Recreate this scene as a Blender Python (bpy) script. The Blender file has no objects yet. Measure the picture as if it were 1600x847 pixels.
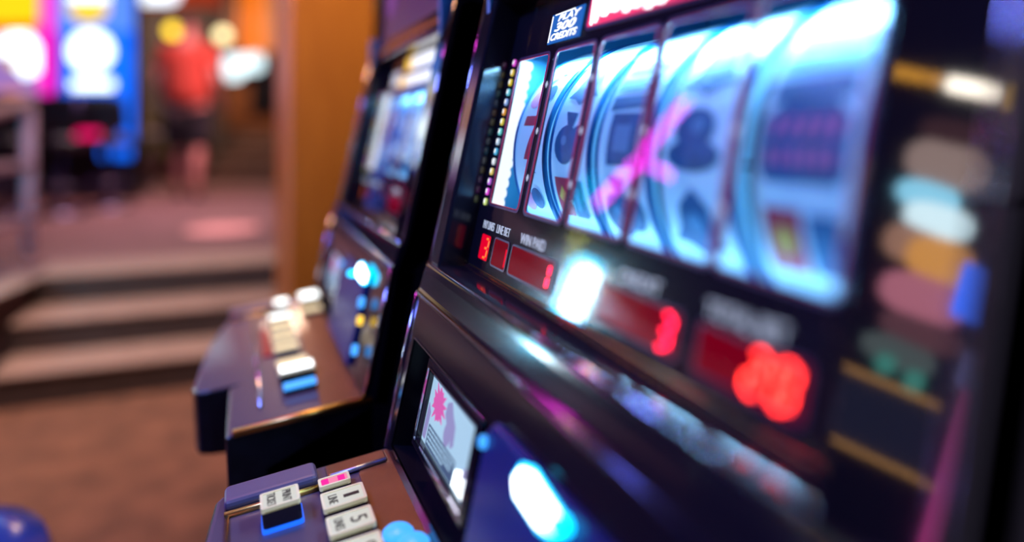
import bpy, bmesh, math, random
from mathutils import Vector, Matrix
random.seed(7)
S = bpy.context.scene
COL = S.collection
PI = math.pi
YAW = math.atan(430/1077)          # the camera looks this far to the right of the row direction (+Y)

# ------------------------------------------------------------------ camera
cd = bpy.data.cameras.new('camera'); cam = bpy.data.objects.new('camera', cd); COL.objects.link(cam)
cam.location = (0, 0, 1.04); cam.rotation_euler = (PI/2, 0, -YAW)
cd.sensor_width = 36; cd.lens = 1077/1600*36; cd.shift_y = -217.5/1600
cd.clip_start = .01
cd.dof.use_dof = True; cd.dof.focus_distance = .635; cd.dof.aperture_fstop = .98
S.camera = cam
# ------------------------------------------------------------------ world, exposure
w = bpy.data.worlds.new('world'); S.world = w; w.use_nodes = True
w.node_tree.nodes['Background'].inputs[0].default_value = (.30, .22, .55, 1)
w.node_tree.nodes['Background'].inputs[1].default_value = .05
S.view_settings.view_transform = 'Standard'; S.view_settings.look = 'None'
S.view_settings.exposure = 0; S.view_settings.gamma = 1; S.view_settings.use_curve_mapping = False
cy = S.cycles
cy.use_denoising = True; cy.sample_clamp_indirect = 6; cy.caustics_reflective = False; cy.caustics_refractive = False
cy.max_bounces = 8; cy.transparent_max_bounces = 12; cy.use_light_tree = True

def area(name, loc, target, size, col, power, size_y=None, parent=None, spread=None):
    l = bpy.data.lights.new(name, 'AREA'); l.energy = power; l.color = col
    l.shape = 'RECTANGLE'; l.size = size; l.size_y = size_y or size
    if spread: l.spread = spread
    o = bpy.data.objects.new(name, l); COL.objects.link(o); o.location = loc
    d = Vector(target)-Vector(loc); o.rotation_euler = d.to_track_quat('-Z', 'Y').to_euler()
    if parent: o.parent = parent
    return o
SP = math.radians(70)
area('lower_floor_fill', (-1.3, 1.9, 2.7), (-1.3, 2.0, 0), .9, (1, .68, .52), 6.5, spread=SP)  # floor and step area lights added as ambient light, without fixtures
area('steps_fill', (-.6, 2.7, 2.75), (-.6, 3.3, 0), 1.2, (1, .74, .66), 17, spread=SP)
area('upper_floor_fill', (-.4, 6.0, 2.9), (-.4, 6.0, .4), 1.6, (1, .62, .66), 46, spread=math.radians(110))
area('aisle_blue_fill', (-1.0, .5, 2.2), (.05, .7, .7), .35, (.18, .27, 1), 27)  # blue and magenta area lights added to colour the deck and trims
area('aisle_magenta_fill', (-1.0, 2.0, 3.1), (.1, .9, .8), .22, (1, .08, .8), 9)
area('pillar_amber_fill', (-.35, 1.35, 2.5), (.3, 1.85, 1.3), .30, (1, .60, .22), 6.5, spread=SP)  # amber area lights added to warm the pillar and the decks
area('row_amber_fill', (.12, 1.45, 2.6), (.10, .9, .7), .25, (1, .55, .25), 16)
area('side_lavender_fill', (.5, -.7, 1.9), (.3, .1, .9), .3, (.6, .5, 1), 3)  # lavender area light added to brighten the cabinet's near side

# ------------------------------------------------------------------ materials
def mat(name, col, rough=.5, metal=0, emit=None, es=0, coat=0, ior=1.5, noise=0, nscale=30, bump=0, bscale=200, bdist=.001, spec=.5):
    m = bpy.data.materials.new(name); m.use_nodes = True
    nt = m.node_tree; b = nt.nodes['Principled BSDF']; N = nt.nodes; L = nt.links
    b.inputs['Base Color'].default_value = (*col, 1); b.inputs['Roughness'].default_value = rough
    b.inputs['Metallic'].default_value = metal; b.inputs['IOR'].default_value = ior
    b.inputs['Specular IOR Level'].default_value = spec
    if coat: b.inputs['Coat Weight'].default_value = coat; b.inputs['Coat Roughness'].default_value = .04
    if es:
        b.inputs['Emission Color'].default_value = (*(emit or col), 1); b.inputs['Emission Strength'].default_value = es
    tc = N.new('ShaderNodeTexCoord')
    if noise:
        n = N.new('ShaderNodeTexNoise'); n.inputs['Scale'].default_value = nscale; n.inputs['Detail'].default_value = 4
        L.new(tc.outputs['Object'], n.inputs['Vector'])
        r = N.new('ShaderNodeValToRGB'); r.color_ramp.elements[0].position = .3; r.color_ramp.elements[1].position = .7
        r.color_ramp.elements[0].color = (*[c*(1-noise) for c in col], 1); r.color_ramp.elements[1].color = (*[min(1, c*(1+noise)) for c in col], 1)
        L.new(n.outputs['Fac'], r.inputs[0]); L.new(r.outputs[0], b.inputs['Base Color'])
    if bump:
        n = N.new('ShaderNodeTexNoise'); n.inputs['Scale'].default_value = bscale; n.inputs['Detail'].default_value = 2
        L.new(tc.outputs['Object'], n.inputs['Vector'])
        k = N.new('ShaderNodeBump'); k.inputs['Strength'].default_value = bump; k.inputs['Distance'].default_value = bdist
        L.new(n.outputs['Fac'], k.inputs['Height']); L.new(k.outputs[0], b.inputs['Normal'])
    return m
def glow(name, col, s): return mat(name, tuple(c*.12 for c in col), .4, emit=col, es=s)
def glass(name, tint=(1, 1, 1), ior=1.5, boost=1):
    m = bpy.data.materials.new(name); m.use_nodes = True; nt = m.node_tree; N = nt.nodes; L = nt.links
    for n in list(N): N.remove(n)
    o = N.new('ShaderNodeOutputMaterial'); mx = N.new('ShaderNodeMixShader'); t = N.new('ShaderNodeBsdfTransparent')
    g = N.new('ShaderNodeBsdfGlossy'); f = N.new('ShaderNodeFresnel'); mu = N.new('ShaderNodeMath'); mu.operation = 'MULTIPLY'; mu.inputs[1].default_value = boost
    t.inputs[0].default_value = (*tint, 1); g.inputs['Roughness'].default_value = .01; f.inputs[0].default_value = ior
    ge = N.new('ShaderNodeNewGeometry'); iv = N.new('ShaderNodeMath'); iv.operation = 'SUBTRACT'; iv.inputs[0].default_value = 1; L.new(ge.outputs['Backfacing'], iv.inputs[1])
    m2 = N.new('ShaderNodeMath'); m2.operation = 'MULTIPLY'; L.new(iv.outputs[0], m2.inputs[0]); L.new(mu.outputs[0], m2.inputs[1])
    L.new(f.outputs[0], mu.inputs[0]); L.new(m2.outputs[0], mx.inputs[0]); L.new(t.outputs[0], mx.inputs[1]); L.new(g.outputs[0], mx.inputs[2]); L.new(mx.outputs[0], o.inputs[0])
    return m
def wood(name, c1, c2, rough=.45, scale=6):
    m = mat(name, c1, rough); nt = m.node_tree; N = nt.nodes; L = nt.links
    tc = N.new('ShaderNodeTexCoord'); mp = N.new('ShaderNodeMapping'); mp.inputs['Scale'].default_value = (scale*3, scale*3, scale*.25)
    n = N.new('ShaderNodeTexNoise'); n.inputs['Scale'].default_value = 2.2; n.inputs['Detail'].default_value = 6; n.inputs['Distortion'].default_value = 1.2
    r = N.new('ShaderNodeValToRGB'); r.color_ramp.elements[0].position = .35; r.color_ramp.elements[1].position = .65
    r.color_ramp.elements[0].color = (*c1, 1); r.color_ramp.elements[1].color = (*c2, 1)
    L.new(tc.outputs['Object'], mp.inputs[0]); L.new(mp.outputs[0], n.inputs['Vector']); L.new(n.outputs['Fac'], r.inputs[0]); L.new(r.outputs[0], N['Principled BSDF'].inputs['Base Color'])
    return m
M = {}
M['lacquer'] = mat('black_lacquer', (.012, .010, .018), .12, coat=.2, ior=1.5)
M['dark'] = mat('dark_cabinet_laminate', (.009, .008, .013), .30, noise=.3, nscale=60)
M['panel'] = mat('printed_black_glass', (.014, .012, .020), .12)
M['deck'] = mat('pebbled_deck_plastic', (.105, .080, .125), .30, bump=.25, bscale=900, bdist=.0004, coat=.35)
M['copper'] = mat('copper_brown_satin_plastic', (.27, .115, .055), .34, .4, noise=.15, nscale=25, bump=.15, bscale=900, bdist=.0003, coat=.3)
M['bar'] = mat('deck_armrest_plastic', (.15, .12, .20), .35, bump=.15, bscale=900, bdist=.0003, coat=.2)
M['chrome'] = mat('chrome_trim', (.55, .50, .62), .12, 1)
M['darkchrome'] = mat('smoked_chrome', (.14, .12, .20), .20, 1)
M['gold'] = mat('brass_trim', (.95, .58, .14), .34, 1)
M['stile'] = mat('piano_black_stile', (.008, .007, .012), .05, ior=2.1, coat=.3)
M['glass'] = glass('clear_glass', boost=.85)
M['reel'] = mat('reel_strip_fill_glow', (.48, .70, .84), .38, emit=(.12, .50, .86), es=.44)  # white strips tinted blue, emission added as fill light on the reels
M['reelgap'] = mat('blue_reel_rim', (.01, .16, .42), .3)
M['reelbox'] = mat('reel_bay_blue_wall', (.05, .32, .55), .4)
M['sym'] = mat('slate_blue_ink', (.012, .09, .25), .5, noise=.3, nscale=90, emit=(.0, .10, .32), es=.30)  # faint emission added to both blue inks along with the reel fill
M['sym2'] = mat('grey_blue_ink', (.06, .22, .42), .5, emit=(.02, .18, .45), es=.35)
M['symred'] = mat('red_ink', (.50, .04, .10), .45)
M['sympink'] = mat('pink_ink', (.62, .28, .50), .45)
M['symyel'] = mat('yellow_ink', (.75, .55, .10), .45)
M['symwhite'] = mat('white_ink', (.7, .75, .85), .45)
M['outline'] = glow('magenta_window_outline', (1, .01, .12), .32)
M['print'] = mat('grey_violet_print', (.075, .06, .12), .35, emit=(.10, .08, .18), es=.05)
M['ledred'] = mat('dim_red_led_window', (.06, .0, .004), .08, emit=(.65, .0, .03), es=.24, spec=.25)
M['ledlit'] = mat('lit_red_led_window', (.1, .0, .004), .08, emit=(1, .0, .03), es=.9, spec=.25)
M['seg'] = glow('red_led_segment', (1, .008, .045), 11)
M['segdim'] = glow('soft_red_led_segment', (1, .15, .02), 1.6)
M['segor'] = glow('orange_led_segment', (1, .030, .022), 14)
M['text'] = glow('white_lettering', (.62, .72, .95), .75)
M['textblk'] = mat('black_lettering', (.01, .01, .015), .5)
M['signblue'] = glow('blue_sign_print', (.005, .16, .62), .85)
M['white'] = glow('backlit_white', (.95, .97, 1), 1.5)
M['whiteb'] = glow('bright_backlit_white', (.9, .97, 1), 3.5)
M['strip'] = glow('scalloped_wall_glow', (.86, .93, 1), 1.25)  # lamp-lit white of the bay wall, put in as emission
M['cap'] = glow('warm_white_button_cap', (.92, .95, .82), .62)
M['capwarm'] = glow('amber_button_cap', (1, .80, .45), 1.15)
M['capedge'] = mat('cream_button_rim', (.75, .70, .45), .25, emit=(.8, .75, .45), es=.3)
M['cappink'] = glow('pink_button_cap', (1, .25, .45), .85)
M['capmag'] = glow('magenta_button_patch', (1, .0, .35), .9)
M['btnblack'] = mat('black_button_body', (.01, .01, .02), .12, coat=.5)
M['btnblue'] = glow('lit_blue_button', (.05, .36, 1), 1.5)
M['yellow'] = glow('yellow_light', (1, .62, .05), 1.6)
M['cyan'] = glow('cyan_light', (.0, .55, 1), 5)
M['blueglow'] = glow('blue_light', (.01, .12, .9), 1.6)
M['violetart'] = glow('purple_top_art', (.045, .012, .07), 1)
M['screen'] = glow('pale_blue_screen', (.40, .62, .80), .95)
M['screenpink'] = glow('screen_pink_star', (.72, .10, .42), .9)
M['screenpurp'] = glow('screen_lavender_shape', (.34, .32, .62), .8)
M['screennavy'] = glow('screen_navy_box', (.07, .13, .26), .7)
M['screentop'] = glow('screen_slate_bar', (.10, .15, .26), .8)

# ------------------------------------------------------------------ mesh helpers
BASE = Vector((0, 0, 0))
def obj(name, bm, m, parent=None, smooth=False, bevel=0, seg=2):
    bmesh.ops.recalc_face_normals(bm, faces=bm.faces[:])
    me = bpy.data.meshes.new(name)
    if parent is not None and BASE.length: bmesh.ops.translate(bm, verts=bm.verts[:], vec=-BASE)
    bm.to_mesh(me); bm.free(); me.materials.append(m)
    o = bpy.data.objects.new(name, me); COL.objects.link(o)
    if parent is not None: o.parent = parent
    if smooth:
        for p in me.polygons: p.use_smooth = True
    if bevel:
        b = o.modifiers.new('bevel', 'BEVEL'); b.width = bevel; b.segments = seg; b.limit_method = 'ANGLE'; b.angle_limit = .6
        if smooth is False:
            pass
    return o
def tag(o, label=None, cat=None, group=None, kind=None):
    if label: o['label'] = label
    if cat: o['category'] = cat
    if group: o['group'] = group
    if kind: o['kind'] = kind
    return o
def empty(name, loc, rz=0):
    o = bpy.data.objects.new(name, None); COL.objects.link(o); o.location = loc; o.rotation_euler = (0, 0, rz); o.empty_display_size = .05
    return o
def new(): return bmesh.new()
def box(bm, x0, x1, y0, y1, z0, z1):
    v = [bm.verts.new((x, y, z)) for z in (z0, z1) for x, y in ((x0, y0), (x1, y0), (x1, y1), (x0, y1))]
    for f in ((3, 2, 1, 0), (4, 5, 6, 7), (0, 1, 5, 4), (1, 2, 6, 5), (2, 3, 7, 6), (3, 0, 4, 7)): bm.faces.new([v[i] for i in f])
    return bm
def slab(bm, pts, vec):
    """closed polygon pts extruded along vec"""
    a = [bm.verts.new(p) for p in pts]; b = [bm.verts.new(Vector(p)+Vector(vec)) for p in pts]
    bm.faces.new(a); bm.faces.new(b[::-1]); n = len(a)
    for i in range(n): bm.faces.new([a[i], b[i], b[(i+1) % n], a[(i+1) % n]][::-1])
    return bm
def tube(bm, pts, r, n=10, closed=False, caps=True):
    pts = [Vector(p) for p in pts]; rings = []
    N = len(pts); prev = None
    for i, p in enumerate(pts):
        a = pts[i-1] if (i > 0 or closed) else p; b = pts[(i+1) % N] if (i < N-1 or closed) else p
        t = (b-a).normalized()
        u = (prev - t*prev.dot(t)) if prev is not None else t.orthogonal()
        u.normalize(); prev = u; q = t.cross(u); rr = r[i] if isinstance(r, (list, tuple)) else r
        rings.append([bm.verts.new(p+(u*math.cos(2*PI*k/n)+q*math.sin(2*PI*k/n))*rr) for k in range(n)])
    for i in range(N if closed else N-1):
        A, B = rings[i], rings[(i+1) % N]
        for k in range(n): bm.faces.new([A[k], A[(k+1) % n], B[(k+1) % n], B[k]])
    if caps and not closed: bm.faces.new(rings[0][::-1]); bm.faces.new(rings[-1])
    return bm
def lathe(bm, prof, c=(0, 0, 0), n=32, axis='Z'):
    rings = []
    for r, h in prof:
        ring = []
        for k in range(n):
            a = 2*PI*k/n; x, y = r*math.cos(a), r*math.sin(a)
            p = (x, y, h) if axis == 'Z' else ((x, h, y) if axis == 'Y' else (h, x, y))
            ring.append(bm.verts.new(Vector(p)+Vector(c)))
        rings.append(ring)
    for A, B in zip(rings, rings[1:]):
        for k in range(n): bm.faces.new([A[k], A[(k+1) % n], B[(k+1) % n], B[k]])
    bm.faces.new(rings[0][::-1]); bm.faces.new(rings[-1])
    return bm
def rrect(w, h, r, n=4):
    out = []
    for cx, cy, a0 in ((w/2-r, h/2-r, 0), (-w/2+r, h/2-r, 90), (-w/2+r, -h/2+r, 180), (w/2-r, -h/2+r, 270)):
        for k in range(n+1):
            a = math.radians(a0+90*k/n); out.append((cx+r*math.cos(a), cy+r*math.sin(a)))
    return out

class Plane:
    """a surface with its own right, up and out directions; p(a, b, d) = point"""
    def __init__(s, o, right, up):
        s.o = Vector(o); s.r = Vector(right).normalized(); s.u = Vector(up).normalized(); s.n = s.r.cross(s.u)
    def p(s, a, b, d=0): return s.o + s.r*a + s.u*b + s.n*d
    def poly(s, bm, pts, d0, d1): return slab(bm, [s.p(a, b, d0) for a, b in pts], s.n*(d1-d0))
    def rect(s, bm, a0, a1, b0, b1, d0, d1): return s.poly(bm, [(a0, b0), (a1, b0), (a1, b1), (a0, b1)], d0, d1)
    def ring(s, bm, outer, inner, d0, d1):
        n = len(outer); L = []
        for pts, d in ((outer, d0), (outer, d1), (inner, d1), (inner, d0)): L.append([bm.verts.new(s.p(a, b, d)) for a, b in pts])
        for i in range(4):
            A, B = L[i], L[(i+1) % 4]
            for k in range(n): bm.faces.new([A[k], A[(k+1) % n], B[(k+1) % n], B[k]])
        return bm
    def rring(s, bm, a0, a1, b0, b1, t, r, d0, d1):
        cx, cy = (a0+a1)/2, (b0+b1)/2
        o = [(x+cx, y+cy) for x, y in rrect(a1-a0+2*t, b1-b0+2*t, r+t)]; i = [(x+cx, y+cy) for x, y in rrect(a1-a0, b1-b0, r)]
        return s.ring(bm, o, i, d0, d1)

FONT = {}
def text(name, body, pl, a, b, w_, h_, d, m, parent, depth=.0004, shear=0, bold=0):
    c = bpy.data.curves.new(name, 'FONT'); c.body = body; c.size = 1; c.extrude = 0; c.shear = shear; c.offset = bold
    t = bpy.data.objects.new('t', c); COL.objects.link(t)
    me = bpy.data.meshes.new_from_object(t.evaluated_get(bpy.context.evaluated_depsgraph_get()))
    bpy.data.objects.remove(t); bpy.data.curves.remove(c)
    bm = new(); bm.from_mesh(me); bpy.data.meshes.remove(me)
    xs = [v.co.x for v in bm.verts]; ys = [v.co.y for v in bm.verts]; x0, x1, y0, y1 = min(xs), max(xs), min(ys), max(ys)
    for v in bm.verts:
        v.co = pl.p(a+(v.co.x-x0)/(x1-x0)*w_, b+(v.co.y-y0)/(y1-y0)*h_, d)
    r = bmesh.ops.extrude_face_region(bm, geom=bm.faces[:])
    bmesh.ops.translate(bm, verts=[g for g in r['geom'] if isinstance(g, bmesh.types.BMVert)], vec=pl.n*depth)
    return obj(name, bm, m, parent)
SEGS = {'0': 'abcdef', '1': 'bc', '2': 'abged', '3': 'abgcd', '4': 'fgbc', '5': 'afgcd', '6': 'afgcde', '7': 'abc', '8': 'abcdefg', '9': 'abcdfg'}
def digit(bm, pl, ch, a, b, w_, h_, d):
    t = h_*.10; g = t*.25; sh = .12
    q = t*.8; R = dict(a=(t+q, h_-t, w_-t-q, h_), d=(t+q, 0, w_-t-q, t), g=(t+q, h_/2-t/2, w_-t-q, h_/2+t/2), f=(0, h_/2+q, t, h_-g-q), e=(0, g+q, t, h_/2-q), b=(w_-t, h_/2+q, w_, h_-g-q), c=(w_-t, g+q, w_, h_/2-q))
    for s in SEGS[ch]:
        x0, y0, x1, y1 = R[s]
        pl.poly(bm, [(a+x0+sh*y0, b+y0), (a+x1+sh*y0, b+y0), (a+x1+sh*y1, b+y1), (a+x0+sh*y1, b+y1)], d, d+.0006)

# ------------------------------------------------------------------ slot machine
TH = math.radians(12.693)
UPV = (math.sin(TH), 0, math.cos(TH))
Y_R, Y_L = .140, .700                      # right and left sides of the cabinet
BASEM = Vector((.45, .428, 0))
GL = Plane((.232, 0, .97), (0, -1, 0), UPV)        # main glass: a = -y, b = height up the slope from the reel sill
LP = Plane((.15, 0, .765), (0, -1, 0), (math.sin(math.radians(12.5)), 0, math.cos(math.radians(12.5))))   # lower display panel
def deckz(x): return .700+.122*(x+.019)
DK = Plane((0, 0, deckz(0)), (0, -1, 0), (1, 0, .122))

def symbol(kind, s=1):
    """outline polygons (u across the reel, v along it) and their ink, about 1 unit high"""
    circ = lambda cx, cy, r, n=18, ry=None: [(cx+r*math.cos(2*PI*k/n), cy+(ry or r)*math.sin(2*PI*k/n)) for k in range(n)]
    if kind == 'plum': return [(circ(-.12, -.12, .34, ry=.36), 'sym'), (circ(.24, -.06, .25, ry=.3), 'sym'), (circ(-.16, -.05, .09), 'sym2'), ([(-.12, .2), (-.3, .5), (.1, .46), (.05, .2)], 'sym')]
    if kind == 'hat': return [(circ(-.02, .16, .34, ry=.28), 'sym'), (circ(0, -.2, .46, ry=.22), 'sym'), (circ(.05, .2, .12), 'sym2')]
    if kind == 'bell': return [([(-.45, -.3), (-.3, -.1), (-.26, .22), (0, .46), (.26, .22), (.3, -.1), (.45, -.3), (.2, -.34), (0, -.46), (-.2, -.34)], 'sym'), (circ(0, .0, .14), 'sym2')]
    if kind == 'club': return [(circ(0, .25, .24), 'sym'), (circ(-.26, -.05, .24), 'sym'), (circ(.26, -.05, .24), 'sym'), ([(-.2, -.48), (.2, -.48), (.06, .1), (-.06, .1)], 'sym')]
    if kind == 'cherry': return [(circ(-.2, -.22, .24), 'sympink'), (circ(.2, -.15, .22), 'sym'), ([(-.2, -.02), (.1, .45), (.36, .38), (.14, .36), (-.12, -.02)], 'sym')]
    if kind == 'bars': return [([(-.46, .3-.34*k), (.46, .34-.34*k), (.46, .1-.34*k), (-.46, .06-.34*k)], 'sym' if k != 1 else 'sym2') for k in range(3)]
    if kind == 'card': return [([(-.34, -.42), (.34, -.42), (.34, .42), (-.34, .42)], 'sym'), ([(-.2, -.2), (.2, -.2), (.2, .22), (-.2, .22)], 'sym2')]
    if kind == 'plaque': return [([(-.5, -.3), (-.42, -.44), (.42, -.44), (.5, -.3), (.5, .26), (.3, .46), (-.3, .46), (-.5, .26)], 'sym')] + \
        [([(x, .06), (x+.1, .06), (x+.12, .28), (x+.02, .28)], 'sympink') for x in (-.38, -.2, -.02, .16, .32)] + [([(x, -.26), (x+.09, -.26), (x+.1, -.08), (x+.01, -.08)], 'sympink') for x in (-.4, -.26, -.12, .02, .16, .3)]
    if kind == 'gem': return [([(-.45, -.36), (.0, -.36), (.0, .36), (-.45, .36)], 'symred'), ([(-.36, 0), (-.22, -.22), (-.08, 0), (-.22, .22)], 'symyel'), ([(.08, -.34), (.44, -.34), (.44, .34), (.08, .34)], 'sym'), ([(.2, -.2), (.32, -.2), (.32, .2), (.2, .2)], 'sym2')]
    if kind == 'seven': return [([(-.35, .45), (.38, .45), (.38, .28), (.05, -.45), (-.16, -.45), (.12, .24), (-.35, .24)], 'symred')]
    return []

REELS = [(.6025, ['cherry', 'seven', 'cherry']), (.518, ['bell', 'plum', 'gem']), (.4335, ['bars', 'card', 'plum']), (.349, ['bell', 'hat', 'bell']), (.2625, ['bars', 'plaque', 'gem'])]
WIN = [(.5665, .640), (.480, .5525), (.391, .4705), (.2995, .3825), (.2165, .2945)]
RR = .110
RC = GL.p(0, .0725, -(RR+.012))            # reel axle

def button(parent, x, y, wx, wy, h, kind='white', txt=None, cap=None):
    bm = new(); DK.poly(bm, [(-y+a, x+b) for a, b in rrect(wy, wx, .003, 2)], -.002, h)
    b = obj('button', bm, M['btnblack'], parent, bevel=.0008)
    mtop = M[{'white': 'cap', 'pink': 'cappink', 'blue': 'btnblue', 'hot': 'whiteb', 'warm': 'capwarm'}[kind]]
    bm = new(); t = .0022
    DK.ring(bm, [(-y+a, x+c) for a, c in rrect(wy, wx, .002, 2)], [(-y+a, x+c) for a, c in rrect(wy-2*t, wx-2*t, .0012, 2)], h-.002, h+.0022)
    obj('button_rim', bm, M['capedge'] if kind in ('white', 'pink', 'warm', 'hot') else M['btnblue'], b)
    bm = new(); DK.poly(bm, [(-y+a, x+c) for a, c in rrect(wy-2*t, wx-2*t, .0012, 2)], h, h+.0014)
    obj('button_cap', bm, mtop, b)
    if kind == 'white' and h > .015:
        bm = new(); DK.ring(bm, [(-y+a, x+c) for a, c in rrect(wy+.0022, wx+.0022, .003, 2)], [(-y+a, x+c) for a, c in rrect(wy, wx, .003, 2)], .0, .0035); obj('button_skirt', bm, M['blueglow'], b)
    if kind == 'pink':
        bm = new(); DK.rect(bm, -y-wy*.32, -y+wy*.3, x-wx*.40, x-wx*.18, h+.0014, h+.0018); DK.rect(bm, -y-wy*.32, -y+wy*.3, x+wx*.12, x+wx*.34, h+.0014, h+.0018)
        obj('cap_print', bm, M['capmag'], b)
    for (s, fa, fb, fw, fh) in (txt or []):
        text('caption', s, DK, -y+fa*wy-fw*wy/2, x+fb*wx-fh*wx/2, fw*wy, fh*wx, h+.0014, M['textblk'], b)
    return b

def slot_machine(yoff, label, far=False):
    global BASE
    root = empty('slot_machine', BASEM+Vector((0, yoff, 0)))
    tag(root, label, 'slot machine', 'slot machines in the row')
    BASE = BASEM
    # cabinet shell -------------------------------------------------
    def prof(y, t):
        g = lambda b, d: (GL.p(0, b, d).x, y, GL.p(0, b, d).z)
        return [(.03, y, 0), (.03, y, .66), (.152, y, .715), (.179, y, .872), (.190, y, .900), g(-.066, .024), g(.232, .024), (.285, y, 1.215), (.33, y, 1.225), (.72, y, 1.225), (.72, y, 0)], (0, t, 0)
    for y, t in ((Y_R, .012), (Y_L-.012, .012)):
        p, v = prof(y, t); bm = new(); slab(bm, p, v); obj('side_panel', bm, M['dark'], root, bevel=.002)
    bm = new(); box(bm, .05, .70, Y_R+.012, Y_L-.012, 0, .66); obj('lower_cabinet', bm, M['dark'], root)
    bm = new(); box(bm, .70, .72, Y_R+.012, Y_L-.012, .66, 1.22); obj('back_panel', bm, M['dark'], root)
    # reel bay -------------------------------------------------------
    bm = new()
    box(bm, .52, .53, .182, .674, .88, 1.22)
    box(bm, .245, .52, .675, .685, .88, 1.22); box(bm, .245, .52, .175, .185, .88, 1.22)
    box(bm, .24, .52, .182, .674, .905, .912); box(bm, .30, .52, .182, .674, 1.19, 1.2)
    obj('reel_bay', bm, M['reelbox'], root)
    # top box --------------------------------------------------------
    bm = new(); slab(bm, [(.262, Y_R+.004, 1.197), (.292, Y_R+.004, 1.76), (.69, Y_R+.004, 1.76), (.69, Y_R+.004, 1.21)], (0, Y_L-Y_R-.074, 0))
    tb = obj('top_box', bm, M['lacquer'], root, bevel=.004)
    TB = Plane((.262, 0, 1.197), (0, -1, 0), (.03, 0, .563))
    bm = new(); TB.rect(bm, -Y_L+.078, -Y_R-.02, .012, .50, .0005, .004); art = obj('top_art_panel', bm, M['violetart'], tb)
    bm = new(); TB.poly(bm, [(-.56+.045*math.cos(k*PI/8), .10+.05*math.sin(k*PI/8)) for k in range(16)], .004, .0048)
    obj('art_shape', bm, glow('violet_art_glow', (.12, .03, .22), 1), art)
    bm = new(); box(bm, .255, .30, Y_R+.004, Y_L-.004, 1.182, 1.198); obj('top_rail', bm, mat('copper_rail', (.55, .22, .06), .38, 1), root, bevel=.004)
    # door frame -----------------------------------------------------
    for a, b, nm in ((Y_L-.034, Y_L, 'left_stile'), (Y_R, .190, 'right_stile')):
        bm = new(); GL.rect(bm, -b, -a, -.078, .245, -.012, .030); obj('door_stile', bm, M['stile' if nm == 'right_stile' else 'lacquer'], root, bevel=.004, seg=3)
    bm = new(); GL.rect(bm, -Y_L+.03, -Y_R-.03, .205, .245, -.012, .026); obj('door_top_rail', bm, M['lacquer'], root, bevel=.004)
    for y in (Y_L-.0015, Y_R+.0015):
        bm = new(); tube(bm, [GL.p(-y, -.076, .0295), GL.p(-y, .244, .0295)], .0016); obj('edge_trim', bm, M['chrome'], root, smooth=True)
    # sill ledge below the glass ------------------------------------
    pr = [(.2235, .9085), (.214, .9045), (.192, .9055), (.1835, .903), (.1808, .896), (.176, .879), (.171, .872), (.20, .868), (.24, .90)]
    bm = new(); slab(bm, [(x, Y_R, z) for x, z in pr], (0, Y_L-Y_R, 0)); obj('sill_ledge', bm, M['lacquer'], root, bevel=.0015, seg=2)
    bm = new(); tube(bm, [(.1845, Y_R+.002, .9048), (.1845, Y_L-.002, .9048)], .0011); obj('ledge_trim', bm, M['chrome'], root, smooth=True)
    bm = new(); tube(bm, [(.2185, Y_R+.055, .9068), (.2185, Y_L-.036, .9068)], .0009, 8); obj('glass_channel', bm, M['gold'], root, smooth=True)
    # printed glass face with five windows --------------------------
    bm = new(); T = -.002
    GL.rect(bm, -.668, -.200, -.066, 0, T, 0); GL.rect(bm, -.668, -.200, .1445, .21, T, 0)
    ys = [.668]+[v for a, b in reversed([(b, a) for a, b in WIN][::-1]) for v in (b, a)]
    edges = [(.668, .640)]+[(WIN[i][0], WIN[i+1][1]) for i in range(4)]+[(WIN[4][0], .200)]
    for hi, lo in edges: GL.rect(bm, -hi, -lo, 0, .1445, T, 0)
    fp = obj('face_plate', bm, M['panel'], root)
    for lo, hi in WIN:
        bm = new(); GL.rring(bm, -hi+.0012, -lo-.0012, .0005, .1440, .0007, .004, .0001, .0008); obj('window_outline', bm, M['outline'], fp)
        bm = new(); GL.rring(bm, -hi-.0006, -lo+.0006, -.0006, .1451, .0022, .005, .0001, .0006); obj('window_border', bm, M['print'], fp)
    for i in range(4):
        c = (WIN[i][0]+WIN[i+1][1])/2
        for b in (.03, .0725, .115):
            bm = new(); r = .0032; GL.poly(bm, [(-c-r*.7, b), (-c, b-r), (-c+r*.7, b), (-c, b+r)], .0004, .001); obj('divider_diamond', bm, M['text'], fp)
    cols = [(1, .1, .9), (1, .75, .1), (1, .8, .05), (.2, .8, 1), (.3, .5, 1), (1, .45, .05), (1, .85, .1), (.2, .9, .9), (.6, .8, 1), (.1, .6, 1), (.85, .95, 1), (1, .8, .2), (.7, .2, 1), (1, .1, .95), (.8, 1, .3)]
    for k, c in enumerate(cols):
        b = .1435-k*.01025; y = .6515
        bm = new(); GL.poly(bm, [(-y+u*1.0, b+v) for u, v in rrect(.0064, .0072, .0026, 3)], .0002, .0014)
        o = obj('payline_lamp', bm, glow('payline_lamp_colour', c, .8), fp)
        bm = new(); GL.poly(bm, [(-y-.001+u, b+.0006+v) for u, v in rrect(.002, .0045, .0009, 2)], .0014, .0018); obj('lamp_number', bm, M['white'], o)
    # sign and title
    bm = new(); GL.rect(bm, -.5765, -.5125, .1535, .1815, .0002, .001); sg = obj('credits_sign', bm, M['signblue'], fp)
    bm = new(); GL.rect(bm, -.5755, -.5735, .155, .180, .001, .0014); GL.rect(bm, -.570, -.530, .1800, .1812, .001, .0014); obj('sign_edge', bm, M['white'], sg)
    for s, b, h, a0, wd in (('PLAY', .1735, .0058, -.562, .044), ('300', .1640, .0082, -.566, .042), ('CREDITS', .1560, .0066, -.571, .052)):
        text('sign_text', s, GL, a0, b, wd, h, .001, M['white'], sg, shear=.25, bold=.03)
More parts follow.
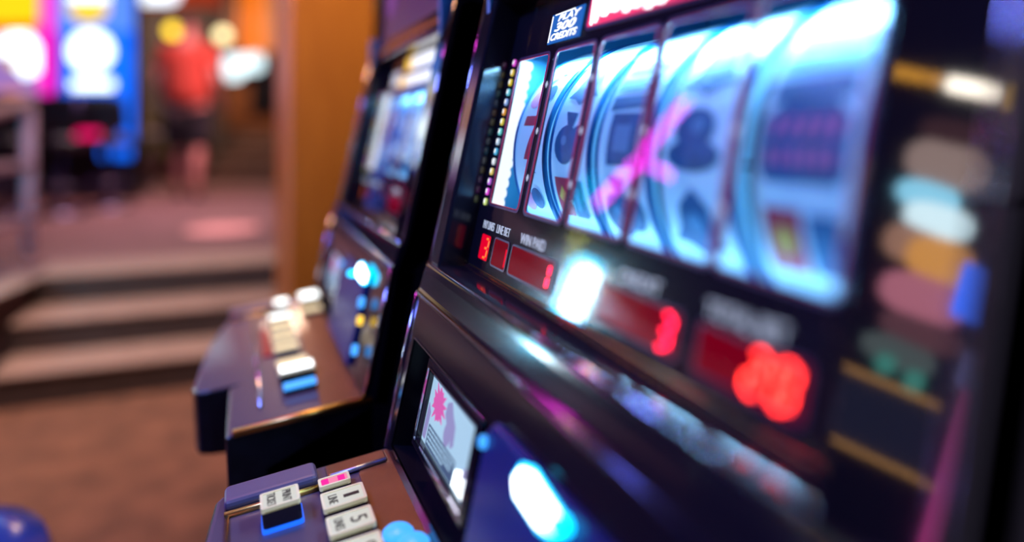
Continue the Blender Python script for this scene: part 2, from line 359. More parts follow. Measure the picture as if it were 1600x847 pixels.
    bm = new(); GL.rring(bm, -.503, -.225, .159, .203, .003, .004, .0002, .0008); ti = obj('title_panel', bm, M['print'], fp)
    if far:
        for b0_, b1_, ya_, yb_ in ((.178, .200, .276, .476), (.1515, .168, .290, .500)):
            bm = new(); GL.rect(bm, -yb_+.03, -ya_, b0_, b1_, .0009, .0015); obj('title_bar', bm, M['white'], ti)
            bm = new(); GL.rect(bm, -yb_-.012, -yb_+.03, b0_, b1_, .0009, .0015); obj('title_bar_end', bm, M['yellow'], ti)
    else:
        bm = new(); GL.rect(bm, -.5045, -.224, .158, .204, .0001, .0006); obj('title_ground', bm, glow('title_red_ground', (1, .03, .16), 1.1), ti)
        bm = new(); x = -.500
        for k in range(9):
            wv = (.016, .034, .030, .032, .030, .028, .033, .030, .028)[k]
            bt = .161+.0022*((k*5) % 3)
            o = [(x+.004, bt), (x+wv*.35, bt-.001), (x+wv*.45, bt+.002), (x+wv*.8, bt), (x+wv-.0012, bt+.003), (x+wv+.003, .200), (x+wv*.6, .202), (x+.006, .2015), (x+.001, .185)]
            GL.poly(bm, o, .0008, .0014); x += wv
        obj('title_lettering', bm, M['whiteb'], ti)
    # led windows: (y_hi, y_lo, lit, digits, caption, caption y, width)
    LW = [(.6395, .6145, 'ledlit', '', 'PAY LINES', .6435, .0295), (.6035, .5695, 'ledred', '', 'LINE BET', .6065, .0330), (.5600, .4740, 'ledred', '1', 'WIN PAID', .5480, .0500), (.4010, .3140, 'ledred', '3', 'CREDIT', .3835, .0460), (.2970, .2240, 'ledred', '20', 'TOTAL BET', .2950, .0560)]
    for hi, lo, mm, dg, cap, cy_, cw in LW:
        bm = new(); GL.rect(bm, -hi, -lo, -.0545, -.0305, .0002, .0008); wd = obj('credit_display', bm, M['panel'] if far and cap != 'CREDIT' else M[mm], fp)
        bm = new(); GL.rring(bm, -hi, -lo, -.0545, -.0305, .0016, .0022, .0002, .0010); obj('display_border', bm, M['print'] if mm == 'ledred' else M['panel'], wd)
        if mm == 'ledlit':
            bm = new(); digit(bm, GL, '3', -hi+.009, -.053, .012, .020, .0008); obj('led_digit', bm, M['segdim'], wd)
        for k, ch in enumerate('' if far else dg[::-1]):
            bm = new(); digit(bm, GL, ch, -lo-.0185-k*.0175, -.0525, .0115, .020, .0008); obj('led_digit', bm, M['segor'] if cap == 'TOTAL BET' else M['seg'], wd)
        if cap == 'LINE BET':
            bm = new(); GL.rect(bm, -lo-.0035, -lo-.0008, -.052, -.036, .0008, .0012); obj('led_edge', bm, M['ledlit'], wd)
        text('caption', cap, GL, -cy_, -.0253 if cw < .04 else -.0262, cw, .0078 if cw < .04 else .0088, .0002, M['text'], fp, bold=.004)
    # reels ----------------------------------------------------------
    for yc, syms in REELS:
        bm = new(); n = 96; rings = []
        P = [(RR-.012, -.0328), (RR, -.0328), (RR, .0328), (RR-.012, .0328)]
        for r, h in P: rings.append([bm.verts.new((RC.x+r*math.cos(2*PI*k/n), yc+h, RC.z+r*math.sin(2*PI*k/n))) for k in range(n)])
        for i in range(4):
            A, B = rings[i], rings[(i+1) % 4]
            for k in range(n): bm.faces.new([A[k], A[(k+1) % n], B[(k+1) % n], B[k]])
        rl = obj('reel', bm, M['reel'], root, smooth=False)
        bm = new()
        for h in (-.0350, .0350):
            tube(bm, [(RC.x+(RR-.001)*math.cos(2*PI*k/n), yc+h, RC.z+(RR-.001)*math.sin(2*PI*k/n)) for k in range(n)], .0026, 6, closed=True)
        obj('reel_rim', bm, M['reelgap'], rl, smooth=True)
        for si, kind in enumerate(syms):
            ang0 = PI-TH + (si-1)*.46*1.0 + .03    # measured about the axle, pi = towards the player
            by = {}
            for poly, ink in symbol(kind): by.setdefault(ink, []).append(poly)
            for li, (ink, polys) in enumerate(by.items()):
                bm = new()
                sc = .051; an0 = ang0; rr = RR+.0003+.0004*(li+1)
                for poly in polys: bm.faces.new([bm.verts.new((u, v, 0)) for u, v in poly])
                bmesh.ops.triangulate(bm, faces=bm.faces[:])
                for _ in range(3):
                    bmesh.ops.subdivide_edges(bm, edges=[e for e in bm.edges if e.calc_length() > .12], cuts=1); bmesh.ops.triangulate(bm, faces=bm.faces[:])
                for vt in bm.verts:
                    an = an0 - vt.co.y*sc*.92/RR; vt.co = (RC.x+rr*math.cos(an), yc-vt.co.x*sc*1.12, RC.z+rr*math.sin(an))
                obj('reel_symbol', bm, M[ink], rl)
    bm = new(); tube(bm, [(RC.x, .19, RC.z), (RC.x, .67, RC.z)], .006); obj('reel_axle', bm, M['darkchrome'], root, smooth=True)
    # scalloped bay wall at the left, its lamp-lit white put in as glow
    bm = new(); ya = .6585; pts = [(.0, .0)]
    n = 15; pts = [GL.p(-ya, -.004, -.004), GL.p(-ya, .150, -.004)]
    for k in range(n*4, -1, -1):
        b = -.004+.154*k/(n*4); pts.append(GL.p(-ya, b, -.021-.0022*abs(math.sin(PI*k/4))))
    slab(bm, pts, (0, .002, 0)); obj('lit_wall_edge', bm, M['strip'], root)
    # reel lamps
    cc = (.27, .62, 1)
    off = Vector((0, yoff, 0))-root.location
    pw = .3 if far else 1
    def bay(name, p, q, sx, sy, power):
        a = area(name, p+off, q+off, sx, cc, power, sy, parent=root)
    bay('upper_reel_lamp', GL.p(-.43, .158, -.026), GL.p(-.43, .07, -.034), .44, .012, 2.5*pw)
    bay('lower_reel_lamp', GL.p(-.43, -.012, -.026), GL.p(-.43, .06, -.030), .44, .012, .14*pw)
    for b in (.168, -.022):
        bm = new(); tube(bm, [GL.p(-.655, b, -.026), GL.p(-.205, b, -.026)], .006); obj('lamp_tube', bm, glow('lamp_tube_blue_white', (.3, .65, 1), 2), root, smooth=True)
    # front glass
    bm = new(); GL.rect(bm, -.666, -.204, -.066, .205, .0045, .0065); obj('front_glass', bm, M['glass'], root)
    # lower panel ----------------------------------------------------
    Rz = lambda z: (z-.765)/math.cos(math.radians(12.5))
    a0, a1, b0, b1 = -.676, -.456, -.0350, .0705      # opening
    bm = new()
    LP.rect(bm, -Y_L, a0, -.048, .112, -.03, 0); LP.rect(bm, a1, -Y_R, -.048, .112, -.03, 0)
    LP.rect(bm, a0, a1, b1, .112, -.03, 0); LP.rect(bm, a0, a1, -.048, b0, -.03, 0)
    lp = obj('lower_panel', bm, M['lacquer'], root)
    bm = new(); LP.rect(bm, a0, a1, b0, b1, -.034, -.028); obj('recess_back', bm, M['dark'], lp)
    bm = new(); LP.rring(bm, a0, a1, b0, b1, .0014, .002, -.001, .0012); obj('recess_trim', bm, M['darkchrome'], lp)
    for y in (Y_L-.001, Y_R+.001):
        bm = new(); tube(bm, [LP.p(-y, -.046, .0005), LP.p(-y, .111, .0005)], .0022, 8); obj('edge_trim', bm, M['chrome'], lp, smooth=True)
    bm = new(); tube(bm, [LP.p(-Y_L+.002, .1125, .001), LP.p(-Y_R-.002, .1125, .001)], .0019, 8); obj('upper_trim', bm, M['darkchrome'], lp, smooth=True)
    # player display
    da0, da1, db0, db1 = -.606, -.4735, .0005, .0625
    bm = new(); t = .008
    LP.ring(bm, [(da0-t, db0-t), (da1+t, db0-t), (da1+t, db1+t), (da0-t, db1+t)], [(da0, db0), (da1, db0), (da1, db1), (da0, db1)], -.020, .002)
    pd = obj('player_display', bm, M['lacquer'], root, bevel=.0015)
    bm = new(); LP.rring(bm, da0-.0005, da1+.0005, db0-.0005, db1+.0005, .0012, .0015, .0015, .0032); obj('display_trim', bm, M['chrome'], pd)
    bm = new(); LP.rect(bm, da0, da1, db0, db1, -.008, -.004); sc_ = obj('display_screen', bm, M['screen'], pd)
    bm = new(); LP.rect(bm, da0, da1, db1-.0065, db1, -.004, -.0036); obj('screen_header', bm, M['screentop'], sc_)
    bm = new(); st = []
    for k in range(26):
        r = (1.0 if k % 2 else .66)*(1+.18*math.sin(k*2.3)); a = 2*PI*k/26; st.append((da0+.029+.019*r*math.cos(a), db0+.040+.0155*r*math.sin(a)))
    LP.poly(bm, st, -.004, -.0034); obj('screen_starburst', bm, M['screenpink'], sc_)
    for shp in ([(.051, .050), (.060, .054), (.068, .046), (.077, .040), (.080, .026), (.074, .022), (.070, .030), (.060, .028), (.056, .036), (.050, .040)],
                [(.062+.008*math.cos(k*PI/6), .012+.009*math.sin(k*PI/6)+.016) for k in range(12)],
                [(.108, .004), (.124, .006), (.120, .026), (.106, .020)], [(.002, .004), (.010, .004), (.012, .028), (.004, .034)]):
        bm = new(); LP.poly(bm, [(da0+x, y) for x, y in shp], -.004, -.0034); obj('screen_figure', bm, M['screenpurp'], sc_)
    bm = new(); LP.rect(bm, da0+.016, da0+.092, .0020, .0195, -.0036, -.0030); bx = obj('screen_text_box', bm, M['screennavy'], sc_)
    bm = new()
    for r in range(4):
        x = da0+.019
        while x < da0+.086-(.02 if r == 3 else 0):
            wv = random.uniform(.002, .007); LP.rect(bm, x, x+wv, .0165-r*.0038, .0182-r*.0038, -.003, -.0027); x += wv+.0016
    obj('screen_small_print', bm, M['screen'], bx)
    bm = new()
    for k in range(6):
        x = da1-.036+k*.0052; LP.poly(bm, [(x, .0035), (x+.0018, .0035), (x+.0036, .0165+(k % 3)*.002), (x+.0018, .0165+(k % 3)*.002)], -.003, -.0022)
    obj('screen_white_strokes', bm, M['whiteb'], sc_)
    # card reader plate
    bm = new(); LP.poly(bm, [(-.448, -.040), (-.25, -.040), (-.25, .070), (-.27, .0800), (-.435, .0800), (-.448, .068)], .0005, .006)
    cr = obj('card_reader_plate', bm, mat('blue_lit_plate_glow', (.004, .014, .17), .25, emit=(.0, .02, .3), es=.12), root, bevel=.002)  # blue spill from the slot put into the plate's colour and emission
    out = [(-.3798, .0738), (-.3860, .0652), (-.3797, .0585), (-.3480, .0575), (-.3330, .0610), (-.3301, .0719), (-.3500, .0745), (-.3660, .0771)]
    if far: out = [(x+.095-.012*(x < -.35), y+.014) for x, y in out]
    c = Vector((sum(p[0] for p in out)/8, sum(p[1] for p in out)/8))
    big = [(c.x+(x-c.x)*1.15, c.y+(y-c.y)*1.26) for x, y in out]
    bm = new(); LP.poly(bm, big, .006, .0075); cs = obj('card_slot_halo', bm, M['cyan'], cr)
    bm = new(); LP.poly(bm, out, .0075, .009); obj('card_slot', bm, glow('card_slot_white', (.85, .93, 1), 9), cs)
    bm = new(); lathe(bm, [(.0001, 0), (.005, .001), (.007, .004), (.005, .007), (.0001, .008)], LP.p(-.3234, .066, .009), 16); obj('indicator_lamp', bm, M['cyan'], cs, smooth=True)
    bm = new(); lathe(bm, [(.0001, -.004), (.0034, -.002), (.004, .001), (.0034, .004), (.0001, .006)], LP.p(-.4445, .062, .007), 12); obj('indicator_lamp', bm, M['btnblue'], cr, smooth=True)
    # button deck ----------------------------------------------------
    if far: front = [(-.004, .700), (-.022, .62), (-.040, .52), (-.050, .42), (-.055, .33), (-.050, .312), (-.034, .306), (.0, .304), (-.010, .296), (-.012, Y_R)]
    else: front = [(-.012, .700), (-.019, .690), (-.027, .62), (-.040, .50), (-.045, .40), (-.045, Y_R)]
    topo = [(x, y) for x, y in front]+[(.155, Y_R), (.155, Y_L)]
    bm = new(); up = [bm.verts.new((x, y, deckz(x))) for x, y in topo]; dn = [bm.verts.new((x+(.004 if x < .1 else 0), y, .612 if x < .1 else .65)) for x, y in topo]
    bm.faces.new(up); bm.faces.new(dn[::-1])
    for i in range(len(up)): j = (i+1) % len(up); bm.faces.new([up[i], dn[i], dn[j], up[j]])
    dk = obj('button_deck', bm, M['deck'], root, bevel=.006, seg=3)
    dk.data.materials.append(M['dark'])
    for p in dk.data.polygons: p.material_index = 0 if p.normal.z > .5 else 1
    bm = new(); x0 = .094 if far else .108; DK.poly(bm, [(-Y_L+.008, x0+.012), (-Y_L+.04, x0), (-Y_R-.01, x0), (-Y_R-.01, .152), (-Y_L+.008, .152)], -.001, .0012); obj('deck_back_panel', bm, M['copper'], dk, bevel=.0008)
    # armrest bar along the deck's left end, brass strip, front trim
    bm = new(); DK.rect(bm, -.692, -.660, -.010, .072, -.001, .011); obj('deck_armrest', bm, M['bar'], dk, bevel=.005, seg=3)
    bm = new(); tube(bm, [DK.p(-.655, -.010, .0015), DK.p(-.655, .078, .0015)], .0034, 8); obj('deck_strip', bm, M['gold'], dk, smooth=True)
    bm = new(); DK.rect(bm, -.690, -.668, .080, .138, -.001, .0035); obj('deck_step', bm, M['copper'], dk, bevel=.0025)
    bm = new(); tube(bm, [DK.p(-.666, .083, .003), DK.p(-.668, .136, .003)], .0024, 8); obj('deck_strip', bm, mat('satin_steel', (.6, .75, .95), .38, 1), dk, smooth=True)
    tx = .027 if far else -.008
    bm = new(); tube(bm, [DK.p(-(Y_L-.012), tx, .001), DK.p(-(Y_R+.02 if not far else .20), tx, .001)], .0024, 8); obj('deck_front_trim', bm, M['chrome'], dk, smooth=True)
    bm = new(); tube(bm, [(-.004, Y_R+.003, deckz(0)+.0005), (.150, Y_R+.003, deckz(.15)+.0005)], .0048, 10); obj('deck_end_trim', bm, M['gold'], dk, smooth=True)
    if not far:
        button(dk, .037, .622, .032, .027, .019, 'white', [('PRINT', .0, .18, .70, .22), ('TICKET', .0, -.22, .78, .22)])
        button(dk, .0845, .6475, .028, .016, .007, 'pink')
        button(dk, .088, .6105, .037, .028, .009, 'white', [('1', .0, .18, .16, .36), ('LINE', .0, -.24, .50, .20)])
        button(dk, .088, .5700, .037, .028, .009, 'white', [('5', .0, .18, .28, .36), ('LINES', .0, -.24, .60, .20)])
        button(dk, .088, .5300, .037, .028, .009, 'white', [('9', .0, .18, .28, .36), ('LINES', .0, -.24, .60, .20)])
        for i in range(4): button(dk, .088, .49-.04*i, .037, .028, .009, 'white')
        button(dk, .037, .50, .032, .05, .012, 'white')
        for x, y in ((.120, .5465), (.128, .527)):
            bm = new(); lathe(bm, [(.0125, -.002), (.0125, .003), (.010, .0055), (.0001, .0065)], (x, y, deckz(x)), 24)
            obj('round_button', bm, M['btnblue'], dk, smooth=True)
    else:
        dy = -.687
        button(dk, .079, 1.352+dy, .026, .040, .010, 'hot')
        for i in range(5): button(dk, .070, 1.262+dy-.046*i, .036, .026, .008, 'hot' if i == 0 else 'warm')
        button(dk, .073, 1.010+dy, .042, .022, .008, 'warm')
        button(dk, .076, .962+dy, .046, .034, .014, 'hot')
        button(dk, .076, .915+dy, .040, .018, .008, 'blue')
        button(dk, .128, 1.345+dy, .036, .052, .014, 'hot')
        button(dk, .124, 1.272+dy, .036, .032, .007, 'warm')
        bm = new(); DK.rect(bm, -(1.22+dy), -(1.08+dy), .036, .050, -.001, .003); obj('red_deck_insert', bm, glow('red_insert', (.5, .01, .03), .5), dk)
        for u, y, b, m_, r in ((1, .915, .050, 'btnblue', .007), (2, .90, .030, 'yellow', .006), (3, .893, -.006, 'btnblue', .007)):
            bm = new(); LP.poly(bm, [(-(y+dy)+r*math.cos(k*PI/8), b+r*math.sin(k*PI/8)) for k in range(16)], .006, .012); obj('indicator_lamp', bm, M[m_], root)
        bm = new(); lathe(bm, [(.007, -.002), (.007, .003), (.0001, .006)], (.150, .902+dy, .722), 16); obj('round_button', bm, M['btnblue'], dk, smooth=True)
    BASE = Vector((0, 0, 0))
    return root

# ------------------------------------------------------------------ the setting
carpet = mat('brown_carpet', (.14, .062, .034), .9, noise=.35, nscale=9, bump=.5, bscale=220, bdist=.004)
ucarpet = mat('rose_carpet', (.20, .105, .105), .85, noise=.15, nscale=5, bump=.4, bscale=200, bdist=.004)
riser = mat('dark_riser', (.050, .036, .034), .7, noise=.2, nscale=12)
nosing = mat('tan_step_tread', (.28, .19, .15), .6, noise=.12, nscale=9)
def poly_slab(name, pts, z0, z1, m):
    bm = new(); slab(bm, [(x, y, z0) for x, y in pts], (0, 0, z1-z0)); return tag(obj(name, bm, m), kind='structure')
poly_slab('floor', [(-7, -3), (4, -3), (4, 4), (-7, 4)], -.1, 0, carpet)
LV = [(.13, 3.08), (.26, 3.35), (.39, 3.66)]
for i, (z, y) in enumerate(LV):
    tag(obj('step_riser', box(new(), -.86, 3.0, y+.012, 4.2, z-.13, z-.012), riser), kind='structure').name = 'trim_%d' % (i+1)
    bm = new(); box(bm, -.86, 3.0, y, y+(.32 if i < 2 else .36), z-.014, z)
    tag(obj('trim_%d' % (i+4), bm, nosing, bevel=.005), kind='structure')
poly_slab('floor_upper', [(-8, 4.02), (4, 4.02), (4, 13), (-8, 13)], .0, .39, ucarpet)
bm = new(); slab(bm, [(-.862, 3.60, 0), (-.96, 3.1, 0), (-1.5, 1.9, 0), (-3.5, 1.9, 0), (-3.5, 4.018, 0), (-.862, 4.018, 0)], (0, 0, .388))
tag(obj('floor_side_platform', bm, mat('dark_plum_carpet', (.10, .05, .06), .9, noise=.2, nscale=6)), kind='structure')
bm = new(); slab(bm, [(-.800, 3.64, .388), (-.90, 3.08, .388), (-1.44, 1.86, .388), (-1.58, 1.92, .388), (-1.02, 3.14, .388), (-.93, 3.70, .388)], (0, 0, .008))
tag(obj('trim_7', bm, nosing), kind='structure')
wallm = mat('dim_brown_wall', (.14, .10, .085), .8, noise=.3, nscale=3)
bm = new(); box(bm, -8, 4, 12.6, 12.8, .39, 3.4); tag(obj('wall_back', bm, wallm), kind='structure')
bm = new(); box(bm, -8.2, -8, -3, 12.8, -.1, 3.4); tag(obj('wall_left', bm, wallm), kind='structure')
bm = new(); box(bm, 4, 4.2, -3, 12.8, -.1, 3.4); tag(obj('wall_right', bm, wallm), kind='structure')
bm = new(); box(bm, -8, 4, -3, 12.8, 3.4, 3.5); tag(obj('ceiling', bm, mat('dark_ceiling', (.06, .045, .045), .8, noise=.2, nscale=4)), kind='structure')

slot_machine(0, 'nearest and largest slot machine filling the right, white numbered buttons on its deck')
slot_machine(.687, 'blurred slot machine second in the row, between wooden pillar and nearest machine', far=True)

# wood partition and pale post behind it
bm = new(); box(bm, .1265, .335, 1.80, 2.56, 0, 3.4)
t = obj('wooden_pillar', bm, wood('amber_wood', (.42, .15, .012), (.50, .19, .018)), bevel=.006)
tag(t, 'tall amber brown wooden pillar standing behind the second slot machine', 'pillar')
bm = new(); box(bm, .368, .435, 1.93, 2.02, 0, 3.3); t = obj('metal_post', bm, mat('brushed_pale_metal', (.62, .68, .80), .35, .6, noise=.1), bevel=.004)
tag(t, 'pale blue-white metal post just right of the wooden pillar', 'post')

# stool at lower left
st = empty('round_stool', (-.435, 1.19, 0)); tag(st, 'stool with glossy dark blue round seat at the lower left corner', 'stool')
vinyl = mat('dark_blue_vinyl', (.02, .07, .42), .22, coat=.4, bump=.1, bscale=60)
bm = new(); lathe(bm, [(.15, .37), (.178, .385), (.183, .41), (.172, .437), (.12, .455), (.05, .461), (.001, .462)], n=40); seat = obj('seat', bm, vinyl, st, smooth=True)
bm = new(); tube(bm, [(.178*math.cos(k*PI/20), .178*math.sin(k*PI/20), .385) for k in range(40)], .006, 8, closed=True); obj('seat_band', bm, M['chrome'], seat, smooth=True)
bm = new(); lathe(bm, [(.04, .36), (.032, .34), (.028, .05), (.05, .03)], n=20); obj('pedestal', bm, M['darkchrome'], st, smooth=True)
bm = new(); lathe(bm, [(.17, 0), (.17, .012), (.14, .022), (.04, .035)], n=32); obj('base', bm, M['darkchrome'], st, smooth=True)

# railing
rl = empty('handrail', (-1.0, 4.25, .39)); tag(rl, 'metal handrail with mauve bars at the left end of the steps', 'railing')
rm = mat('painted_rail_metal', (.62, .40, .50), .4, 0, noise=.1)
pA = Vector((-1.009, 4.279, 0)); pB = Vector((-1.35, 3.40, 0)); rel = Vector((-1.0, 4.25, .39))
for p in (pA, pB):
    bm = new(); tube(bm, [Vector((p.x, p.y, .39))-rel, Vector((p.x, p.y, 1.16))-rel], .032, 12); obj('post', bm, rm, rl, smooth=True)
for za, zb, r in ((1.19, .98, .030), (.87, .84, .024), (.57, .60, .022)):
    bm = new(); tube(bm, [Vector((pA.x+.01, pA.y, za))-rel, Vector((pB.x, pB.y, zb))-rel, Vector((pB.x-.5, pB.y-1.1, zb-.3*(za > 1)))-rel], r, 12); obj('rail', bm, rm, rl, smooth=True)

# ------------------------------------------------------------------ background arcade machines
def bgmachine(name, loc, label, build):
    r = empty(name, loc, -YAW); tag(r, label, 'slot machine', 'bright machines in the far background'); build(r); return r
def fb(r, nm, x0, x1, z0, z1, y0, y1, m, bev=.01): return obj(nm, box(new(), x0, x1, y0, y1, z0, z1), m, r, bevel=bev)
def disc(r, nm, cx, cz, rx, rz, y0, y1, m, n=28, sq=1):
    pts = [(cx+rx*math.copysign(abs(math.cos(2*PI*k/n))**sq, math.cos(2*PI*k/n)), y0, cz+rz*math.copysign(abs(math.sin(2*PI*k/n))**sq, math.sin(2*PI*k/n))) for k in range(n)]
    return obj(nm, slab(new(), pts, (0, y1-y0, 0)), m, r)
BL = glow('azure_cabinet_light', (.0, .14, 1), 1.3); BL2 = glow('pale_azure_light', (.10, .27, 1), 1.15)
MG = glow('magenta_neon_edge', (1, 0, .55), 1.3); YL = glow('yellow_marquee', (1, .68, .01), 1.15); OR = glow('orange_marquee', (1, .17, .0), 1.05)
LV_ = glow('lavender_panel', (.50, .26, .75), .7); WH = glow('white_screen_glow', (.82, .96, 1), 2.8)
def bA(r):
    fb(r, 'cabinet', -.35, .345, 0, 2.3, .02, .20, M['dark'], .02)
    fb(r, 'marquee', -.36, .36, 1.60, 2.28, -.03, .03, BL2)
    obj('marquee_emblem', slab(new(), [(-.23, -.05, 1.87), (.15, -.05, 1.87), (.14, -.05, 1.76), (.04, -.05, 1.67), (-.10, -.05, 1.67), (-.22, -.05, 1.76)], (0, .02, 0)), YL, r)
    fb(r, 'marquee_strip', -.22, .15, 1.88, 1.95, -.05, -.03, WH)
    fb(r, 'screen_surround', -.33, .25, .98, 1.60, -.015, .03, BL)
    disc(r, 'round_screen', -.02, 1.41, .20, .185, -.05, -.015, WH)
    fb(r, 'button_screen', -.19, .19, 1.05, 1.14, -.06, -.015, WH)
    fb(r, 'button_shelf', -.30, .24, .90, 1.00, -.20, .02, M['dark'])
    disc(r, 'shelf_lamp', -.02, .91, .10, .06, -.22, -.20, LV_)
    fb(r, 'light_column', .245, .36, .55, 1.60, -.03, .03, BL); fb(r, 'light_foot', .07, .34, .40, .57, -.04, .02, BL)
    disc(r, 'red_lamp', .04, .59, .08, .07, -.25, -.04, glow('red_round_lamp', (1, 0, .15), 1.3))
def bB(r):
    fb(r, 'cabinet', -.35, .33, 0, 2.3, .02, .7, M['dark'], .02)
    fb(r, 'marquee', -.36, .235, 1.68, 2.28, -.03, .03, YL); fb(r, 'marquee_base', -.36, .235, 1.58, 1.67, -.035, .03, OR)
    fb(r, 'screen_surround', -.34, .235, .95, 1.58, -.015, .03, LV_)
    obj('curved_screen', slab(new(), [(-.20, -.04, 1.46), (-.05, -.04, 1.58), (.12, -.04, 1.58), (.22, -.04, 1.45), (.22, -.04, 1.22), (.10, -.04, 1.16), (.02, -.04, 1.24), (-.02, -.04, 1.36), (-.16, -.04, 1.38)], (0, .02, 0)), WH, r)
    fb(r, 'yellow_patch', -.06, .02, 1.26, 1.35, -.05, -.03, YL); fb(r, 'neon_edge', .235, .33, .96, 2.28, -.05, .03, MG)
    fb(r, 'button_shelf', -.33, .25, .84, .96, -.22, .02, M['dark'])
    disc(r, 'shelf_lamp', .09, .99, .12, .05, -.24, -.2, glow('salmon_lamp', (1, .35, .25), .8))
    disc(r, 'blue_button', -.23, .92, .12, .09, -.26, -.22, glow('periwinkle_button', (.22, .30, .9), .8)); disc(r, 'blue_button', -.33, 1.10, .08, .07, -.26, -.22, BL)
bgmachine('slot_machine', (-1.244, 7.496, .39), 'far machine with azure frame and round white screen under a yellow emblem', bA)
bgmachine('slot_machine', (-1.92, 7.77, .39), 'far machine with yellow marquee, curved white screen and magenta edge at far left', bB)

def bstool(loc, label):
    r = empty('bar_stool', loc, -YAW+.3); tag(r, label, 'stool', 'dark stools before the far machines')
    bk = mat('black_stool_vinyl', (.012, .012, .02), .35, coat=.3)
    obj('seat', lathe(new(), [(.17, .52), (.19, .55), (.18, .60), (.001, .615)], n=28), bk, r, smooth=True)
    obj('backrest', slab(new(), [(-.19, -.19, .66), (.19, -.19, .66), (.17, -.21, .93), (-.17, -.21, .93)], (0, .05, 0)), bk, r, bevel=.02)
    obj('back_support', tube(new(), [(0, -.05, .55), (0, -.16, .58), (0, -.17, .80)], .018), M['darkchrome'], r, smooth=True)
    obj('pedestal', tube(new(), [(0, 0, .03), (0, 0, .53)], .03), M['darkchrome'], r, smooth=True)
    obj('base', lathe(new(), [(.20, 0), (.20, .015), (.04, .04)], n=28), M['darkchrome'], r, smooth=True)
    obj('footrest', tube(new(), [(.15*math.cos(k*PI/12), .15*math.sin(k*PI/12), .22) for k in range(24)], .012, 8, closed=True), M['darkchrome'], r, smooth=True)
bstool((-1.30, 6.35, .39), 'dark stool in front of the azure machine, middle of the three')
bstool((-1.02, 6.75, .39), 'dark stool in front of the azure machine, rightmost of the three')
bstool((-1.68, 6.55, .39), 'dark stool in front of the yellow marquee machine, leftmost of the three')

